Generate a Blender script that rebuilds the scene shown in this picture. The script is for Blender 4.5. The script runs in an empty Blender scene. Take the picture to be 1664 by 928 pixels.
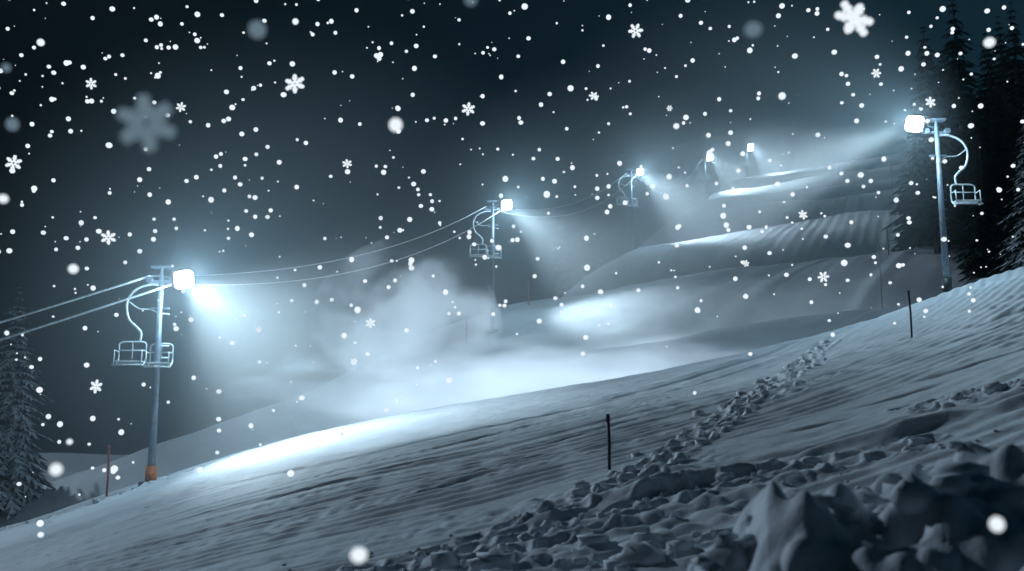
import bpy, math, random
import numpy as np
from mathutils import Vector, Matrix
random.seed(7); rng=np.random.default_rng(11)
scene=bpy.context.scene
scene.view_settings.view_transform='Standard'; scene.view_settings.look='None'; scene.view_settings.exposure=0

# ---------------- noise ----------------
TAB=rng.random((256,256))*2-1
def vn(x,y,seed=0):
    x=x+seed*17.31; y=y+seed*7.77
    xi=np.floor(x).astype(np.int64); yi=np.floor(y).astype(np.int64)
    fx=x-xi; fy=y-yi; fx=fx*fx*(3-2*fx); fy=fy*fy*(3-2*fy)
    a=TAB[xi&255,yi&255]; b=TAB[(xi+1)&255,yi&255]; c=TAB[xi&255,(yi+1)&255]; d=TAB[(xi+1)&255,(yi+1)&255]
    return (a*(1-fx)+b*fx)*(1-fy)+(c*(1-fx)+d*fx)*fy
def fbm(x,y,o=3,seed=0):
    s=0;a=1.0
    for i in range(o):
        s=s+a*vn(x*2**i,y*2**i,seed+i*3); a*=.5
    return s
def sstep(a,b,t):
    t=np.clip((t-a)/(b-a),0,1); return t*t*(3-2*t)
def softplus(d,w):
    return w*np.logaddexp(0,d/w)

# ---------------- terrain height ----------------
CX=[-90,-60,-40,-23,-16,-9.2,-.9,10.2,15.8,23.1,40,80]
CZ=[-16,-12,-8,-3.9,-1.8,.35,1.9,3.9,5.3,7.9,13,25]
from_x=np.linspace(-90,80,400)
cz_s=np.convolve(np.pad(np.interp(from_x,CX,CZ),12,mode='edge'),np.ones(25)/25,'valid')
EY=[0,45,60,75,90,108,190,260,400,900]
EX=[-30,-16,-11,-6.0,4,12,37,62,110,300]
def fg(x,y):
    yy=np.maximum(y,.5)
    xp=x/yy*45
    return -2.5+(np.interp(xp,from_x,cz_s)+2.5)*(yy/45)**1.15
def mid(x,y):
    xe=np.interp(y,EY,EX)
    ye=y-softplus(y-268,8)*1.7
    xr=np.maximum(x,xe)
    z=7.6+.13*(np.minimum(xr,160)+1.4)+.283*(ye-71)
    ph=y+1.5*fbm(x*.045,y*.02,2,5)*3-.12*x+1.5
    th=2*np.pi*(ph-79)/28
    c=np.cos(th-.75*np.sin(th))
    env=sstep(60,72,y)*(1-sstep(262,290,y))
    amp=(1.9+np.clip(y-71,0,200)*.024)*env*(1+.35*vn(x*.03,y*.03,6))
    side=sstep(12,-4,xe-x)
    z=z+c*amp*side-amp*.68
    k=np.clip(.36+.012*(y-75),.36,.85)
    z=z-k*softplus(xe-x,1.4)
    return z
def base_h(x,y):
    x=np.asarray(x,float); y=np.asarray(y,float)
    F=fg(x,np.minimum(y,60)); M=mid(x,y)
    t=sstep(45,59,y)
    z=F*(1-t)+M*t-1.3*np.exp(-((y-52)/4.0)**2)
    z=z+.18*fbm(x*.12,y*.12,2,1)*sstep(8,20,y)
    far=sstep(420,900,y)
    z=z*(1-far)+far*(-50+25*fbm(x*.002,y*.002,2,9))
    return np.maximum(z,-70)

# grid
s_in=np.linspace(-.58,.58,1050)
s_out=np.linspace(.59,1.6,50)
S=np.concatenate([-s_out[::-1],s_in,s_out])
Y=np.concatenate([np.geomspace(2.2,60,760),np.geomspace(60.4,300,330),np.geomspace(305,2500,40)])
XX=S[None,:]*Y[:,None]; YY=np.repeat(Y[:,None],len(S),1)
Z=base_h(XX,YY)
# foreground bank (ploughed pile, near right)
sb=XX/YY
bm=np.interp(sb,[-.2,.06,.13,.19,.25,.33,.44,.60,.9],[0,0,.35,.66,.90,.98,1.12,1.1,.9])
bank=bm*np.exp(-((YY-7.2)/1.6)**2)
lump=np.abs(fbm(XX*1.9,YY*1.9,3,21))
Z+=bank*(1+.34*vn(XX*.9,YY*.9,8))+(.24*lump+.10*np.abs(vn(XX*4,YY*4,12)))*np.clip(bank*1.6,0,1)
# grooming / ruts foreground
near=sstep(9,12,YY)*(1-sstep(44,50,YY))
psi=YY-.6*softplus(XX+2,1.5)*(YY/30)
r1=vn(psi*1.1,XX*.05,31)+.7*vn(psi*2.7,XX*.08,33)
Z+=near*.030*r1*(0.6+.6*vn(XX*.12,YY*.12,35))
groove=np.clip(vn(psi*1.7,XX*.10+3,41)-.55,0,1)
Z-=near*.20*groove
cord=np.sin(psi*2*np.pi/.50)*sstep(-.5,-.05,vn(psi*.35,XX*.04,44))
Z+=near*.038*cord*(.65+.45*vn(XX*2.3,YY*.6,46))
tr1=np.exp(-((np.mod(psi+.2*vn(XX*.08,YY*.01,48),3.7)-1.0)/.13)**2)+np.exp(-((np.mod(psi+.2*vn(XX*.08,YY*.01,48),3.7)-1.75)/.13)**2)
Z-=near*.045*tr1*sstep(-.2,.3,vn(XX*.05,psi*.27,49))*(.7+.3*np.sin(XX*2*np.pi/.35))
Z+=sstep(7,10,YY)*(1-sstep(50,60,YY))*.012*fbm(XX*3,YY*3,2,50)
chop=sstep(.25,.6,vn(XX*.35+2,psi*.8,61))*(1-sstep(15,21,YY))*sstep(8.5,10,YY)*sstep(-4,1,XX)
Z+=chop*.08*np.abs(fbm(XX*2.6,YY*2.6,2,62))
# groomed lines on the upper piste
m2=sstep(56,64,YY)*(1-sstep(270,290,YY))
psi2=XX-.75*YY+8*np.sin(YY*.05)+3*vn(XX*.05,YY*.03,77)
Z+=m2*(.08*vn(psi2*.6,YY*.03,71)+.035*np.sin(psi2*2*np.pi/1.3)*sstep(-.1,.5,vn(psi2*.12,YY*.03,73)))
Z+=m2*-.18*np.clip(vn(psi2*.28,YY*.03,75)-.35,0,1)
Z+=m2*.35*fbm(XX*.07,YY*.12,3,79)

def stamp(x0,y0,rx,ry,dz,ang=0,rim=0,p=2):
    R=max(rx,ry)*2.6
    i0,i1=np.searchsorted(Y,[y0-R,y0+R]); 
    j0,j1=np.searchsorted(S,[min((x0-R)/y0,(x0-R)/(y0+R)),max((x0+R)/y0,(x0+R)/max(.5,y0-R))])
    if i1<=i0 or j1<=j0: return
    x=XX[i0:i1,j0:j1]-x0; y=YY[i0:i1,j0:j1]-y0
    c,s=math.cos(ang),math.sin(ang)
    u=(x*c+y*s)/rx; v=(-x*s+y*c)/ry
    q=np.sqrt(u*u+v*v)
    Z[i0:i1,j0:j1]+=dz*np.exp(-q**(p))+rim*np.exp(-((q-1.5)/.4)**2)
clods=[]
def trail(pts,step,width,depth,rad,clod=0.6,csize=.1):
    for a,b in zip(pts[:-1],pts[1:]):
        L=math.dist(a,b); n=max(1,int(L/step)); ang=math.atan2(b[1]-a[1],b[0]-a[0])
        for i in range(n):
            t=(i+random.random()*.5)/n; side=1 if i%2 else -1
            x=a[0]+(b[0]-a[0])*t-math.sin(ang)*side*width*random.uniform(.5,1.2)
            y=a[1]+(b[1]-a[1])*t+math.cos(ang)*side*width*random.uniform(.5,1.2)
            stamp(x,y,rad*random.uniform(.9,1.5),rad*random.uniform(.6,.9),-depth*random.uniform(.7,1.3),ang,depth*.35,3)
            while random.random()<clod:
                clods.append((x+random.gauss(0,width*.9),y+random.gauss(0,width*.8),csize*random.uniform(.35,1.25)))
                if random.random()<.5: break
trail([(12.7,39.7),(10,34),(7.9,29.4),(5.4,23.9),(3.1,18.6),(1.9,16.3),(.2,14.5),(-1.1,13.3),(-2.4,12.9)],.32,.30,.17,.18,.6,.11)
trail([(9.5,15.8),(8.4,16.8),(7.6,17.5),(6.6,17.7)],.28,.3,.12,.16,.75,.11)
trail([(6.2,14.6),(4,14.9),(2.2,14.6),(.6,13.6),(-1,12.6),(-3.2,12.2)],.26,.3,.12,.15,.6,.10)
trail([(-22.5,41),(-19,41.5),(-16.6,41.8),(-12,39.5),(-8.8,37.5)],.42,.32,.16,.26,.25,.14)
trail([(9,27),(7.5,26),(6.2,23.5)],.5,.3,.1,.2,.3,.08)
trail([(3.6,12.2),(2.2,11.6),(.8,11.3),(-.6,11.2),(-2,11.3),(-3.4,11.8),(-5.2,12.3)],.22,.3,.12,.15,.75,.12)
for (x,y,rx,ry,dz,an) in [(1.9,15.0,.75,.22,.24,.05),(6.0,16.2,1.5,.16,-.3,.02),(6.2,15.8,1.5,.2,.18,.02),(3.0,15.2,1.0,.16,.16,.1),
      (7.6,19.5,.7,.12,-.16,.1),(5.6,18.3,.5,.10,-.14,.1),(13.2,32.4,.5,.3,-.12,0),(20,43,3.4,.5,.25,.1),(17,30.5,2.2,.3,-.3,.25),(13.8,27.5,1.4,.2,-.18,.2),
      (-7.2,25,1.6,.10,-.14,.03),(-4.5,24.6,1.5,.10,-.14,.05),(-2.0,25.5,1.6,.12,-.16,.35),(-.6,28.5,1.6,.12,-.14,.6),(1.3,24.5,1.8,.12,-.15,.7),
      (-1.6,20,1.1,.10,-.12,.6),(.2,22,1.2,.10,-.12,.7),(.5,14.6,.4,.2,.16,0),(-3.4,14.5,1.2,.1,-.1,.1),(-5.5,15.5,1.5,.08,-.08,.05),(10,21,1.2,.14,-.16,.1)]:
    stamp(x,y,rx,ry,dz,an)
R_,C_=Z.shape
co=np.stack([XX,YY,Z],-1).reshape(-1,3)
idx=np.arange(R_*C_).reshape(R_,C_)
q=np.stack([idx[:-1,:-1],idx[:-1,1:],idx[1:,1:],idx[1:,:-1]],-1).reshape(-1,4)
me=bpy.data.meshes.new('snow_ground')
me.vertices.add(len(co)); me.vertices.foreach_set('co',co.ravel())
me.loops.add(q.size); me.loops.foreach_set('vertex_index',q.ravel().astype(np.int32))
me.polygons.add(len(q)); me.polygons.foreach_set('loop_start',(np.arange(len(q))*4).astype(np.int32))
me.update(calc_edges=True)
me.polygons.foreach_set('use_smooth',np.ones(len(q),bool))
ground=bpy.data.objects.new('snow_ground',me); scene.collection.objects.link(ground)
def gz(x,y):
    i=min(max(np.searchsorted(Y,y),0),R_-1); j=min(max(np.searchsorted(S,x/y),0),C_-1)
    return float(Z[i,j])

# ---------------- materials ----------------
def newmat(n):
    m=bpy.data.materials.new(n); m.use_nodes=True
    return m,m.node_tree,m.node_tree.nodes['Principled BSDF']
def snowmat(n,col=(.82,.87,.91),bs=.35):
    m,nt,b=newmat(n); b.inputs['Base Color'].default_value=(*col,1); b.inputs['Roughness'].default_value=.65
    tc=nt.nodes.new('ShaderNodeTexCoord'); no=nt.nodes.new('ShaderNodeTexNoise'); no.inputs['Scale'].default_value=9; no.inputs['Detail'].default_value=6
    bp=nt.nodes.new('ShaderNodeBump'); bp.inputs['Strength'].default_value=bs; bp.inputs['Distance'].default_value=.04
    nt.links.new(tc.outputs['Object'],no.inputs['Vector']); nt.links.new(no.outputs['Fac'],bp.inputs['Height']); nt.links.new(bp.outputs[0],b.inputs['Normal'])
    n2=nt.nodes.new('ShaderNodeTexNoise'); n2.inputs['Scale'].default_value=.6; n2.inputs['Detail'].default_value=5
    cr=nt.nodes.new('ShaderNodeValToRGB'); cr.color_ramp.elements[0].position=.3; cr.color_ramp.elements[1].position=.7
    cr.color_ramp.elements[0].color=(col[0]*.85,col[1]*.86,col[2]*.88,1); cr.color_ramp.elements[1].color=(*col,1)
    nt.links.new(tc.outputs['Object'],n2.inputs['Vector']); nt.links.new(n2.outputs['Fac'],cr.inputs[0]); nt.links.new(cr.outputs[0],b.inputs['Base Color'])
    return m
M_snow=snowmat('snow'); me.materials.append(M_snow)
def paint(n,col,rough=.5,metal=0):
    m,nt,b=newmat(n); b.inputs['Roughness'].default_value=rough; b.inputs['Metallic'].default_value=metal
    tc=nt.nodes.new('ShaderNodeTexCoord'); no=nt.nodes.new('ShaderNodeTexNoise'); no.inputs['Scale'].default_value=5; no.inputs['Detail'].default_value=5
    cr=nt.nodes.new('ShaderNodeValToRGB'); cr.color_ramp.elements[0].color=(*[c*.65 for c in col],1); cr.color_ramp.elements[1].color=(*col,1)
    cr.color_ramp.elements[0].position=.35; cr.color_ramp.elements[1].position=.6
    nt.links.new(tc.outputs['Object'],no.inputs['Vector']); nt.links.new(no.outputs['Fac'],cr.inputs[0]); nt.links.new(cr.outputs[0],b.inputs['Base Color'])
    return m
M_steel=paint('galvanised_steel',(.22,.27,.32),.45,.2)
M_white=paint('frosted_white_tube',(.85,.88,.9),.5)
M_dark=paint('dark_steel',(.05,.055,.06),.5)
M_rust=paint('orange_sleeve',(.75,.20,.06),.6)
M_black=paint('black_stake',(.03,.03,.035),.6)
M_orange=paint('red_stake',(.55,.07,.03),.6)
def emis(n,col,st):
    m=bpy.data.materials.new(n); m.use_nodes=True; nt=m.node_tree; nt.nodes.clear()
    e=nt.nodes.new('ShaderNodeEmission'); e.inputs[0].default_value=(*col,1); e.inputs[1].default_value=st
    o=nt.nodes.new('ShaderNodeOutputMaterial'); nt.links.new(e.outputs[0],o.inputs[0]); return m
M_lamp=emis('lamp_glass',(.85,.95,1),24)

# ---------------- mesh builder ----------------
class B:
    def __init__(s): s.v=[]; s.f=[]
    def tube(s,pts,r,n=8,r2=None):
        pts=[Vector(p) for p in pts]; N=len(pts); base=len(s.v); up=None
        for i,p in enumerate(pts):
            d=(pts[min(i+1,N-1)]-pts[max(i-1,0)]).normalized()
            if up is None: up=Vector((0,0,1)) if abs(d.z)<.9 else Vector((1,0,0))
            a=d.cross(up).normalized(); b=d.cross(a).normalized(); up=a.cross(d)
            rr=r if r2 is None else r+(r2-r)*i/(N-1)
            for k in range(n):
                t=2*math.pi*k/n; s.v.append(p+a*math.cos(t)*rr+b*math.sin(t)*rr)
        for i in range(N-1):
            for k in range(n):
                s.f.append((base+i*n+k,base+i*n+(k+1)%n,base+(i+1)*n+(k+1)%n,base+(i+1)*n+k))
        s.f.append(tuple(base+k for k in range(n))[::-1]); s.f.append(tuple(base+(N-1)*n+k for k in range(n)))
    def box(s,c,sz,M=None,bev=0):
        c=Vector(c); base=len(s.v)
        for z in(-1,1):
            for y in(-1,1):
                for x in(-1,1):
                    p=Vector((x*sz[0]/2,y*sz[1]/2,z*sz[2]/2)); 
                    if M: p=M@p
                    s.v.append(c+p)
        for f in[(0,2,3,1),(4,5,7,6),(0,1,5,4),(2,6,7,3),(0,4,6,2),(1,3,7,5)]: s.f.append(tuple(base+i for i in f))
    def obj(s,name,mat,parent=None,smooth=True,bevel=0,seg=4):
        m=bpy.data.meshes.new(name); m.from_pydata([tuple(v) for v in s.v],[],s.f); m.update()
        m.materials.append(mat); o=bpy.data.objects.new(name,m); scene.collection.objects.link(o)
        if smooth:
            for p in m.polygons: p.use_smooth=len(p.vertices)==4 and bevel==0
        if bevel:
            mod=o.modifiers.new('bevel','BEVEL'); mod.width=bevel; mod.segments=seg
        if parent: o.parent=parent
        return o
def smoothpts(P,n=8):
    P=[Vector(p) for p in P]; P=[P[0]*2-P[1]]+P+[P[-1]*2-P[-2]]; out=[]
    for i in range(1,len(P)-2):
        for k in range(n):
            t=k/n; a,b,c,d=P[i-1:i+3]
            out.append(.5*((2*b)+(c-a)*t+(2*a-5*b+4*c-d)*t*t+(3*b-a-3*c+d)*t**3))
    out.append(P[-2]); return out

def chair(parent,cx,cy,topz,W=1.15,yaw=0,mirror=1,prefix=''):
    R=Matrix.Rotation(yaw,3,'Z'); O=Vector((cx,cy,0))
    T=lambda p:[O+R@Vector(q) for q in p]
    w=W/2; h=1.0
    b=B(); r=.035
    b.tube(T(smoothpts([(0,0,topz),(-w*.6,0,topz),(-w*.95,0,topz-.07),(-w,0,topz-.25),(-w,0,topz-.75),(-w,-.3,topz-h),(-w,-.5,topz-h)],4)),r)
    b.tube(T(smoothpts([(0,0,topz),(w*.6,0,topz),(w*.95,0,topz-.07),(w,0,topz-.25),(w,0,topz-.75),(w,-.3,topz-h),(w,-.5,topz-h)],4)),r)
    b.tube(T([(-w,0,topz-.36),(w,0,topz-.36)]),r*.7)
    b.tube(T([(0,0,topz),(0,0,topz-.7)]),r*.7)
    b.tube(T([(-w-.08,-.5,topz-h),(w+.08,-.5,topz-h)]),r)
    b.tube(T([(-w,0,topz-.42),(-w,-.45,topz-.38),(-w,-.5,topz-h)]),r*.8)
    b.tube(T([(w,0,topz-.42),(w,-.45,topz-.38),(w,-.5,topz-h)]),r*.8)
    b.obj('chair_frame'+prefix,M_white,parent)
    s=B(); s.box(O+R@Vector((0,-.24,topz-.84)),(W*.94,.46,.06),R); s.obj('chair_seat'+prefix,M_white,parent,bevel=.015)

lamp_pos=[]
def tower(x,y,hgt,aim,lampoff,power,spot=78,sleeve=None,side=-1,sc=1.0,chairs=True,lit=True,second=True,spill=.12,ls=1.0):
    e=bpy.data.objects.new('ski_lift_tower',None); scene.collection.objects.link(e)
    z0=gz(x,y)-.25; e.location=(x,y,z0)
    b=B(); b.tube([(0,0,0),(0,0,hgt*.5),(0,0,hgt)],.17*sc,14,.10*sc); b.obj('pole',M_steel,e)
    if sleeve:
        b=B(); b.tube([(0,0,.1),(0,0,.9)],.235*sc,14); b.obj('base_sleeve',sleeve,e)
    b=B(); b.box((0,0,.12),(.75*sc,.75*sc,.3)); b.obj('footing',M_dark,e,bevel=.03)
    b=B(); b.box((-side*-.05,0,hgt+.28*sc),(.75*sc,.4*sc,.08*sc)); b.tube([(0,0,hgt-.1),(0,0,hgt+.26*sc)],.07*sc)
    b.box((0,0,hgt-.35*sc),(1.2*sc,.12*sc,.12*sc)); b.box((0,0,hgt-1.5*sc),(.8*sc,.1*sc,.08*sc))
    for k in(-.5,.5): b.tube([(k*sc,-.12,hgt-.28*sc),(k*sc,.12,hgt-.28*sc)],.14*sc,12)
    for k in range(6): b.box((.16*sc,0,hgt*.35+k*.45*sc),(.2*sc,.03,.03))
    b.obj('crossarm',M_steel,e,smooth=False)
    if chairs:
        s=side
        b=B(); b.tube(smoothpts([(0,0,hgt-.5*sc),(s*.55*sc,0,hgt-.48*sc),(s*1.15*sc,0,hgt-.75*sc),(s*1.42*sc,0,hgt-1.3*sc),(s*1.3*sc,0,hgt-1.95*sc),(s*.95*sc,0,hgt-2.3*sc),(s*.75*sc,0,hgt-2.55*sc),(s*.78*sc,0,hgt-2.95*sc)]),.055*sc)
        b.tube(smoothpts([(0,0,hgt-1.75*sc),(s*.4*sc,0,hgt-1.55*sc),(s*.9*sc,0,hgt-1.5*sc),(s*1.35*sc,0,hgt-1.2*sc)]),.03*sc)
        b.obj('hanger_arm',M_white,e)
        chair(e,s*1.05*sc,-.05,hgt-2.93*sc,1.15*sc)
        if second:
            b=B(); b.tube(smoothpts([(0,0,hgt-1.7*sc),(-s*.4*sc,.0,hgt-1.75*sc)]),.03); b.tube([(0,.05,hgt-3.1*sc),(-s*.45*sc,.05,hgt-3.1*sc)],.04); b.tube([(0,.05,hgt-3.6*sc),(-s*.45*sc,.05,hgt-3.6*sc)],.04)
            b.obj('bracket',M_white,e)
            chair(e,-s*.12*sc+.0,.12,hgt-3.0*sc,.95*sc,prefix='_back')
    d=Vector(aim).normalized(); face=Vector((d.x*.8,-.75,d.z*.6)).normalized()
    L=Vector(lampoff)
    Rm=face.to_track_quat('Z','Y').to_matrix()@Matrix.Rotation(math.radians(16*-side),3,'Z')
    b=B(); b.box(L-face*.16*sc,(.86*sc*ls,.8*sc*ls,.2*sc),Rm); b.obj('floodlight_housing',M_dark,e,bevel=.06*sc)
    b=B(); b.tube([(0,0,hgt-.1*sc),L-face*.3*sc],.05*sc); b.obj('floodlight_bracket',M_steel,e)
    if lit:
        b=B(); b.box(L+face*.1*sc,(.8*sc*ls,.76*sc*ls,.42*sc),Rm); b.obj('floodlight_glass',M_lamp,e,bevel=.2*sc,seg=6)
        ld=bpy.data.lights.new('floodlight','SPOT'); ld.energy=power; ld.color=(.70,.88,1); ld.spot_size=math.radians(spot); ld.spot_blend=1; ld.shadow_soft_size=.35
        lo=bpy.data.objects.new('floodlight_beam',ld); scene.collection.objects.link(lo); lo.parent=e
        lo.location=L+d*.3*sc; lo.rotation_euler=d.to_track_quat('-Z','Y').to_euler()
        pd=bpy.data.lights.new('floodlight_spill','POINT'); pd.energy=power*spill; pd.color=(.50,.80,1); pd.shadow_soft_size=.5
        po=bpy.data.objects.new('floodlight_spill',pd); scene.collection.objects.link(po); po.parent=e; po.location=L+face*.5*sc
        lamp_pos.append((Vector((x,y,z0))+L,d))
    return e,Vector((x,y,z0))
AIM=(.78,.0,-.60)
t1,p1=tower(-14.97,42,9.0,(.78,-.30,-.55),(.95,-.1,8.75),36000,spot=96,sleeve=M_rust,spill=.05)
t2,p2=tower(-1.4,71,9.4,AIM,(.95,-.1,9.4),30000,spot=80,spill=.05)
t3,p3=tower(13.3,108,9.2,AIM,(.9,-.1,9.2),60000,spot=84,spill=.04)
zt4=gz(38,190)-.25; zt5=gz(59.2,243)-.25; 
t4,p4=tower(38,190,54.9-zt4,AIM,(.9,-.1,55.0-zt4),170000,spot=90,sc=1.15,ls=1.6,spill=.025)
t5,p5=tower(59.2,243,72.6-zt5,AIM,(.9,-.1,72.9-zt5),200000,spot=90,sc=1.2,ls=1.9,spill=.025)
tr,pr=tower(19.45,44,8.0,(-.8,.5,-.20),(-1.0,-.1,8.05),64000,spot=54,sleeve=M_dark,side=1,second=False,sc=.95,spill=.03)
t0,p0=tower(-42,37,6.6,AIM,(.95,-.1,7.0),0,lit=False)

b=B()
def cable(a,c,sag,r=.035,n=24):
    a=Vector(a);c=Vector(c)
    b.tube([a.lerp(c,i/n)+Vector((0,0,-4*sag*(i/n)*(1-i/n))) for i in range(n+1)],r,6)
def top(p,h,dx,dz): return p+Vector((dx,0,h+dz))
seq=[(p0,6.6),(p1,9.0),(p2,9.4),(p3,9.2),(p4,54.9-zt4),(p5,72.6-zt5)]
for k,((a,ha),(c,hc)) in enumerate(zip(seq[:-1],seq[1:])):
    sg=.25 if k==0 else math.dist(a,c)*.04
    cable(top(a,ha,-.5,-.1),top(c,hc,-.5,-.1),sg,.05 if k==0 else .026)
    cable(top(a,ha,.5,-.6 if k==0 else -.45),top(c,hc,.5,-.45),sg*1.2,.05 if k==0 else .026)
b.obj('lift_cable',M_white)

def stake(x,y,h,mat,tip=None,r=.028):
    e=bpy.data.objects.new('marker_stake',None); scene.collection.objects.link(e); z=gz(x,y); e.location=(x,y,z)
    b=B(); b.tube([(0,0,-.3),(.01,0,h*.5),(-.01*h,0,h)],r,8); b.obj('shaft',mat,e)
    b=B(); b.tube([(-.01*h,0,h-.12),(-.01*h,0,h+.02)],r*1.25,8); b.obj('cap',tip or mat,e)
stake(1.69,17.6,1.0,M_black); stake(13.1,32.5,1.5,M_black,r=.035); stake(-17.4,43.6,2.1,M_orange,r=.045)
stake(-3.2,70,1.6,M_orange,r=.05); stake(1.3,78,1.8,M_orange,r=.05); stake(30,78,2.2,M_black,r=.05); stake(17,118,2.5,M_orange,r=.06); stake(24,64,5,M_steel,r=.03); stake(44,112,6,M_steel,r=.04)

# ---------------- clods ----------------
import bmesh
bmi=bmesh.new(); bmesh.ops.create_icosphere(bmi,subdivisions=2,radius=1); iv=np.array([v.co[:] for v in bmi.verts]); iff=[tuple(v.index for v in f.verts) for f in bmi.faces]; bmi.free()
for i in range(60):
    s=random.uniform(.12,.5); y=random.uniform(6.6,8.4); clods.append((s*y,y,random.choice([.04,.06,.09,.13])))
for i in range(120):
    y=random.uniform(10,15); x=random.uniform(-.35,.5)*y; clods.append((x,y,random.uniform(.02,.05)))
for i in range(16):
    clods.append((random.uniform(-2.6,1.6),random.uniform(11.2,12.6),random.uniform(.12,.24)))
V=[];F=[]
for (x,y,r) in clods:
    n=1+.28*np.sin(iv[:,0]*4+x*9)*np.cos(iv[:,1]*5+y*7)+.18*np.sin(iv[:,2]*7+x*5)
    sc=np.array([r*random.uniform(1,1.6),r*random.uniform(.8,1.2),r*random.uniform(.6,.95)])
    p=iv*n[:,None]*sc; p+=np.array([x,y,gz(x,y)+r*.12])
    F+=[tuple(k+len(V) for k in f) for f in iff]; V+=p.tolist()
m=bpy.data.meshes.new('snow_clods'); m.from_pydata(V,[],F); m.materials.append(M_snow)
for p in m.polygons: p.use_smooth=True
scene.collection.objects.link(bpy.data.objects.new('snow_clods',m))

# ---------------- conifers ----------------
def firmat(n,snow):
    m,nt,b=newmat(n); b.inputs['Roughness'].default_value=.8; b.inputs['Specular IOR Level'].default_value=.15
    g=nt.nodes.new('ShaderNodeNewGeometry'); sp=nt.nodes.new('ShaderNodeSeparateXYZ'); nt.links.new(g.outputs['Normal'],sp.inputs[0])
    ab=nt.nodes.new('ShaderNodeMath'); ab.operation='ABSOLUTE'; nt.links.new(sp.outputs['Z'],ab.inputs[0])
    tc=nt.nodes.new('ShaderNodeTexCoord'); no=nt.nodes.new('ShaderNodeTexNoise'); no.inputs['Scale'].default_value=2.2; nt.links.new(tc.outputs['Object'],no.inputs['Vector'])
    ad=nt.nodes.new('ShaderNodeMath'); ad.operation='MULTIPLY'; nt.links.new(ab.outputs[0],ad.inputs[0]); nt.links.new(no.outputs['Fac'],ad.inputs[1])
    cr=nt.nodes.new('ShaderNodeValToRGB'); cr.color_ramp.elements[0].position=.5-snow*.25; cr.color_ramp.elements[1].position=.62-snow*.25
    cr.color_ramp.elements[0].color=(.014,.024,.02,1); cr.color_ramp.elements[1].color=(.6,.65,.7,1) if snow>0 else (.022,.034,.028,1)
    nt.links.new(ad.outputs[0],cr.inputs[0]); nt.links.new(cr.outputs[0],b.inputs['Base Color']); return m
M_fir=firmat('fir_dark',0); M_firs=firmat('fir_snowy',1); M_bark=paint('bark',(.08,.06,.05),.9)
def firmesh(V,F,x,y,z,h,R,seed,tiers=26):
    rd=random.Random(seed)
    for t in range(tiers):
        f=(t+rd.random()*.5)/tiers; zz=h*(.06+.93*f); rr=R*(1-f)**.85*rd.uniform(.75,1.1)+.08
        nb=int(13-6*f)
        for k in range(nb):
            a=2*math.pi*(k+rd.random()*.8)/nb; L=rr*rd.uniform(.65,1.15); dx,dy=math.cos(a),math.sin(a)
            segs=6; droop=rd.uniform(.25,.5)*L
            P=[(L*j/segs, -droop*(j/segs)**1.6+.08*L*math.sin(j/segs*3)) for j in range(segs+1)]
            for j in range(segs):
                r0,h0=P[j]; r1,h1=P[j+1]
                w0=L*.26*(1-j/segs)**.7+.04
                for sgn in(-1,1):
                    w=w0*rd.uniform(.7,1.5)
                    o=len(V)
                    V.append((x+dx*r0,y+dy*r0,z+zz+h0)); V.append((x+dx*r1,y+dy*r1,z+zz+h1))
                    V.append((x+dx*(r1+.1*L)-dy*w*sgn,y+dy*(r1+.1*L)+dx*w*sgn,z+zz+h1-w*.55))
                    F.append((o,o+1,o+2))
                    if rd.random()<.6:
                        V.append((x+dx*r0-dy*w*.25*sgn,y+dy*r0+dx*w*.25*sgn,z+zz+h0-w*.75)); F.append((o,o+2,o+3)) 
def fir(name,x,y,h,R,mat,seed,tiers=26,zoff=0):
    e=bpy.data.objects.new(name,None); scene.collection.objects.link(e); z=gz(x,y)+zoff; e.location=(x,y,z)
    V=[];F=[]; firmesh(V,F,0,0,0,h,R,seed,tiers)
    m=bpy.data.meshes.new('crown'); m.from_pydata(V,[],F); m.materials.append(mat); o=bpy.data.objects.new('crown',m); scene.collection.objects.link(o); o.parent=e
    b=B(); b.tube([(0,0,-.4),(0,0,h*.5),(0,0,h*.98)],h*.016,8,.02); b.obj('trunk',M_bark,e)
fir('snowy_fir_tree',-29.0,58,13.2,3.0,M_firs,1,32)
fir('snowy_fir_tree',-34,60,9,2.6,M_firs,2,26)
for i,(s,y,h,R) in enumerate([(.435,76,19,3.5),(.468,80,22.5,4.0),(.452,90,19,3.6),(.500,78,18,3.6),(.53,84,21,3.8),(.424,84,13.5,2.8),(.57,72,20,3.8),(.61,80,20,3.7),(.485,70,11,2.6),(.66,75,19,3.4),(.447,80,16,3.6),(.515,90,21,4.0)]):
    fir('fir_tree',s*y,y,h,R,M_fir,20+i,34)
fir('snowy_fir_tree',33.3,62,12.5,2.8,M_firs,50,30)
V=[];F=[]
for i in range(34):
    y=random.uniform(140,175); x=random.uniform(.045,.115)*y; h=random.uniform(22,29)
    firmesh(V,F,x,y,gz(x,y)-.5,h,2.3,100+i,18)
for i in range(70):
    y=random.uniform(95,160); x=random.uniform(.455,.95)*y
    firmesh(V,F,x,y,gz(x,y)-.5,random.uniform(13,18),3.2,200+i,16)
m=bpy.data.meshes.new('distant_trees'); m.from_pydata(V,[],F); m.materials.append(M_fir); scene.collection.objects.link(bpy.data.objects.new('distant_trees',m))

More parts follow.
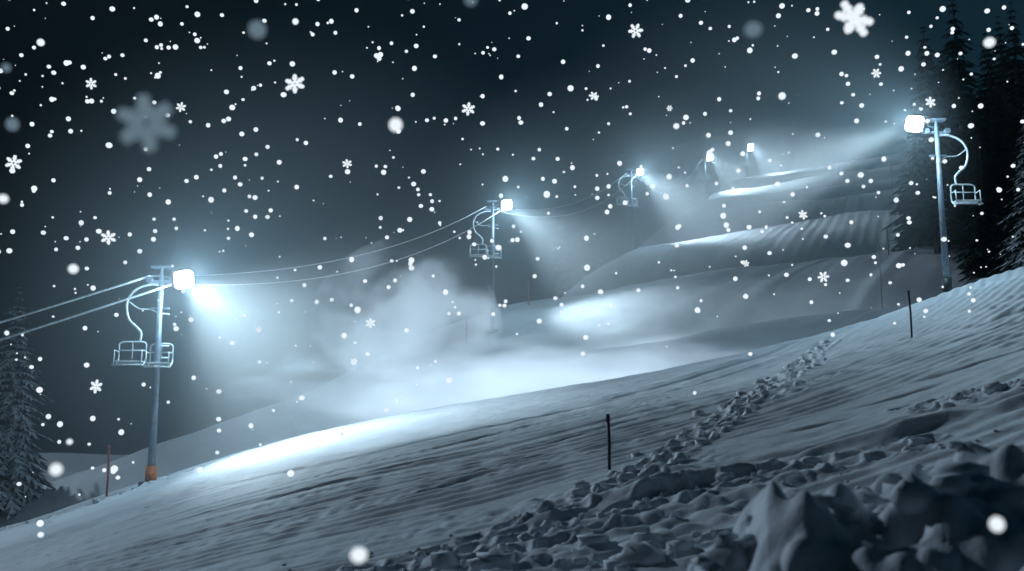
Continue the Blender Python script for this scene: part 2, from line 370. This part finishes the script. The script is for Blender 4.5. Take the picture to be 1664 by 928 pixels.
# ---------------- falling snow ----------------
M_fl=emis('glowing_snowflake',(.86,.94,1),1.0); M_fl2=emis('dim_glowing_snowflake',(.40,.60,.75),.30)  # flakes glow by emission in place of lamplight falling on them
PC,PS=math.cos(math.radians(8.8)),math.sin(math.radians(8.8))
bmi=bmesh.new(); bmesh.ops.create_icosphere(bmi,subdivisions=2,radius=1); iv=np.array([v.co[:] for v in bmi.verts]); iff=[tuple(v.index for v in f.verts) for f in bmi.faces]; bmi.free()
def flakeball(V,F,x,y,z,r):
    o=len(V); F+=[tuple(k+o for k in f) for f in iff]; V+=(iv*np.array([r,r,r*random.uniform(.85,1.1)])+np.array([x,y,z])).tolist()
V=[];F=[]
n=0
while n<1600:
    y=random.uniform(18,40); s=random.uniform(-.95,.95); e=random.uniform(-.1,.50)
    x=s*y; z=e*y
    if z<gz(x,y)+.8: continue
    if e<.12 and random.random()<.45: continue
    if e<.1 and s>-.1 and random.random()<.5: continue
    px=random.choice([.9,1.3,1.8,2.4,3.0,3.6,4.0,4.5])
    r=px/1618*28*random.uniform(.85,1.15)*(.4+.6*y/28)
    flakeball(V,F,x,y,z,r); n+=1
m=bpy.data.meshes.new('falling_snow'); m.from_pydata(V,[],F); m.materials.append(M_fl)
for p in m.polygons: p.use_smooth=True
scene.collection.objects.link(bpy.data.objects.new('falling_snow',m))
def air(u,v,d):
    a=(u-832)/1618; c=(464-v)/1618; return Vector((a*d,(PC-c*PS)*d,(PS+c*PC)*d))
V=[];F=[]
for(u,v,px,d)in[(643,203,11,4.8),(119,437,8,6),(5,323,8,5),(91,763,10,4.2),(583,902,14,3.4),(1620,852,12,3.6),(1608,69,9,6),(1099,205,5,11),(1271,156,6,11),(66,869,5,10),(113,718,5,7),(730,618,5,11),(66,69,6,11),(480,35,5,11)]:
    p=air(u,v,d); flakeball(V,F,*p,px/1618*d)
m=bpy.data.meshes.new('soft_snow'); m.from_pydata(V,[],F); m.materials.append(M_fl); scene.collection.objects.link(bpy.data.objects.new('near_falling_snow',m))
V=[];F=[]
for(u,v,px,d)in[(418,48,14,3.2),(1224,48,14,3.2),(765,0,10,3.4),(20,202,10,4),(10,110,7,4)]:
    p=air(u,v,d); flakeball(V,F,*p,px/1618*d)
m=bpy.data.meshes.new('dim_snow'); m.from_pydata(V,[],F); m.materials.append(M_fl2); scene.collection.objects.link(bpy.data.objects.new('dim_falling_snow',m))
def hexflake(bb,c,R,rot,tx,ty,fat=.12):
    M=Matrix.Rotation(tx,3,'X')@Matrix.Rotation(ty,3,'Z')@Matrix.Rotation(rot,3,'Y')
    w=R*fat
    for k in range(6):
        a=math.pi/3*k
        D=Vector((math.cos(a),0,math.sin(a)))
        bb.tube([c+M@(D*R*.15),c+M@(D*R)],w,6)
        for off in(.5,.78):
            for sg in(-1,1):
                a2=a+sg*math.radians(55); E=Vector((math.cos(a2),0,math.sin(a2)))
                bb.tube([c+M@(D*R*off),c+M@(D*R*off+E*R*(.26 if off<.6 else .2))],w*.75,6)
b1=B(); b2=B()
for(u,v,px,d)in[(148,136,9,20),(294,174,8,22),(479,136,17,12),(22,265,13,18),(176,386,12,20),(156,628,11,20),(564,266,8,24),(761,177,11,20),(602,525,8,24),(575,588,6,24),(965,156,8,24),(1033,50,12,18),(1424,119,8,24),(1388,30,33,6),(1512,166,9,24),(1305,349,8,24),(1338,450,9,24),(1212,428,6,24),(1088,176,5,24)]:
    hexflake(b1,air(u,v,d),px/1618*d,random.uniform(0,1),random.uniform(-.3,.3),random.uniform(-.3,.3),.15)
hexflake(b2,air(238,200,2.6),46/1618*2.6,.35,0,.1,.21)
b1.obj('snowflakes',M_fl); b2.obj('large_snowflake',M_fl2)

# ---------------- mist ----------------
def volbox(name,c,sz,mat):
    b=B(); b.box((0,0,0),sz); o=b.obj(name,mat,smooth=False); o.location=c; return o
m=bpy.data.materials.new('air_haze'); m.use_nodes=True; nt=m.node_tree; nt.nodes.clear()
s=nt.nodes.new('ShaderNodeVolumeScatter'); s.inputs['Color'].default_value=(.55,.90,1,1); s.inputs['Density'].default_value=.00045; s.inputs['Anisotropy'].default_value=.1
o=nt.nodes.new('ShaderNodeOutputMaterial'); nt.links.new(s.outputs[0],o.inputs['Volume'])
volbox('night_haze',(40,190,30),(280,300,150),m)
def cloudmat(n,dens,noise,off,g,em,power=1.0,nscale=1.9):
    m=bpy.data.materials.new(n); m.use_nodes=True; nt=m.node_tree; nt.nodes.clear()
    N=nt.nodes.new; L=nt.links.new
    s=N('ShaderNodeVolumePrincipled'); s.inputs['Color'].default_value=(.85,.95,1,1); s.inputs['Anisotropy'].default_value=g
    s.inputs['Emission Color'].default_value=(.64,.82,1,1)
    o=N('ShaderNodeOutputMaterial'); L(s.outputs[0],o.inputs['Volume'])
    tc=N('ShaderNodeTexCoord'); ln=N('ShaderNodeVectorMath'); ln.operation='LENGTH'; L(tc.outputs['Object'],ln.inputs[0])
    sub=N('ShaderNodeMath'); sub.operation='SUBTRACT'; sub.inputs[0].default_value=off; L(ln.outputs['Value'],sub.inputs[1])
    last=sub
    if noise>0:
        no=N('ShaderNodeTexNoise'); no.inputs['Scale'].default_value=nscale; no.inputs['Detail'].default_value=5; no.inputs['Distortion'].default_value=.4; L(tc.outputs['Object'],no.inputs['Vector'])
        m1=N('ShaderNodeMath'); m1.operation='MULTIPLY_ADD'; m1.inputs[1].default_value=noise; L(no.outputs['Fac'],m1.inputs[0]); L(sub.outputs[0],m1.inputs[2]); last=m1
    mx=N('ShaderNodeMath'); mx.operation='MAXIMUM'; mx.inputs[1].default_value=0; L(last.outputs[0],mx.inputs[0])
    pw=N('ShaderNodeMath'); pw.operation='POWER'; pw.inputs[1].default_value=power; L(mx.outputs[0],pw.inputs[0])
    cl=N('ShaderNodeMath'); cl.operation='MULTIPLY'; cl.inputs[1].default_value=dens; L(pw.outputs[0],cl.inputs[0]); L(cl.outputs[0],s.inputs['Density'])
    ce=N('ShaderNodeMath'); ce.operation='MULTIPLY'; ce.inputs[1].default_value=em; L(cl.outputs[0],ce.inputs[0]); L(ce.outputs[0],s.inputs['Emission Strength'])  # mist emission stands in for multiple scattering of the lamplight
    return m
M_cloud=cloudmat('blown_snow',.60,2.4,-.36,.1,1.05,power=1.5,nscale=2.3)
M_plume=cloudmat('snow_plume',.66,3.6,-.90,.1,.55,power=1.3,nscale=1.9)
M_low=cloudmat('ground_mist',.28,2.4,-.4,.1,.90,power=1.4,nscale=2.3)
M_halo=cloudmat('lamp_halo_mist',.050,0,1.0,.1,0,power=1.1)  # scatter volumes added around the lamps so halos and beams show
M_halo1=cloudmat('lamp_halo_mist_thin',.044,0,1.0,.1,0,power=1.0)
M_halo2=cloudmat('lamp_halo_mist_sparse',.030,0,1.0,.1,0,power=1.3)
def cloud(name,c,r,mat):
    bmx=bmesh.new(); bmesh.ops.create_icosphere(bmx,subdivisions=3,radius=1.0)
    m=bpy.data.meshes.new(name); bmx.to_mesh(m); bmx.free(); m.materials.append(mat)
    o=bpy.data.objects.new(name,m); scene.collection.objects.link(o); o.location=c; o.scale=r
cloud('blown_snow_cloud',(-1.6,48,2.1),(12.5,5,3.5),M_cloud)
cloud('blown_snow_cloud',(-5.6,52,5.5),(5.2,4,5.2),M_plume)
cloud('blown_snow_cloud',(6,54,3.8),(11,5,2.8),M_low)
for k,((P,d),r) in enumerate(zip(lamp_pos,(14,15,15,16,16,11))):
    cloud('lamp_halo_mist',P+d*r*(.75 if k==5 else .5),(r,r,r),(M_halo1,M_halo,M_halo,M_halo2,M_halo2,M_halo)[k])

# ---------------- world, moonlight, camera ----------------
w=bpy.data.worlds.new('World'); scene.world=w; w.use_nodes=True; nt=w.node_tree; bg=nt.nodes['Background']
tc=nt.nodes.new('ShaderNodeTexCoord'); sp=nt.nodes.new('ShaderNodeSeparateXYZ'); nt.links.new(tc.outputs['Generated'],sp.inputs[0])
cr=nt.nodes.new('ShaderNodeValToRGB'); cr.color_ramp.elements[0].position=.15; cr.color_ramp.elements[0].color=(.0003,.0007,.0016,1)
cr.color_ramp.elements[1].position=.75; cr.color_ramp.elements[1].color=(.0025,.013,.022,1)
e=cr.color_ramp.elements.new(.42); e.color=(.0006,.0035,.0075,1)
md=nt.nodes.new('ShaderNodeMath'); md.operation='MULTIPLY_ADD'; md.inputs[1].default_value=.8; md.inputs[2].default_value=.42
nt.links.new(sp.outputs['X'],md.inputs[0]); nt.links.new(md.outputs[0],cr.inputs[0]); nt.links.new(cr.outputs[0],bg.inputs[0]); bg.inputs[1].default_value=1.0
sd=bpy.data.lights.new('moon','SUN'); sd.energy=.92; sd.color=(.60,.80,1); sd.angle=math.radians(2)
so=bpy.data.objects.new('moon',sd); scene.collection.objects.link(so)
so.rotation_euler=Vector((.62,-.55,-.38)).to_track_quat('-Z','Y').to_euler()
cd=bpy.data.cameras.new('camera'); cam=bpy.data.objects.new('camera',cd); scene.collection.objects.link(cam); scene.camera=cam
cam.rotation_euler=(math.radians(98.8),0,0); cd.lens=35; cd.sensor_width=36; cd.clip_start=.05; cd.clip_end=4000
cd.dof.use_dof=True; cd.dof.focus_distance=40; cd.dof.aperture_fstop=1.15
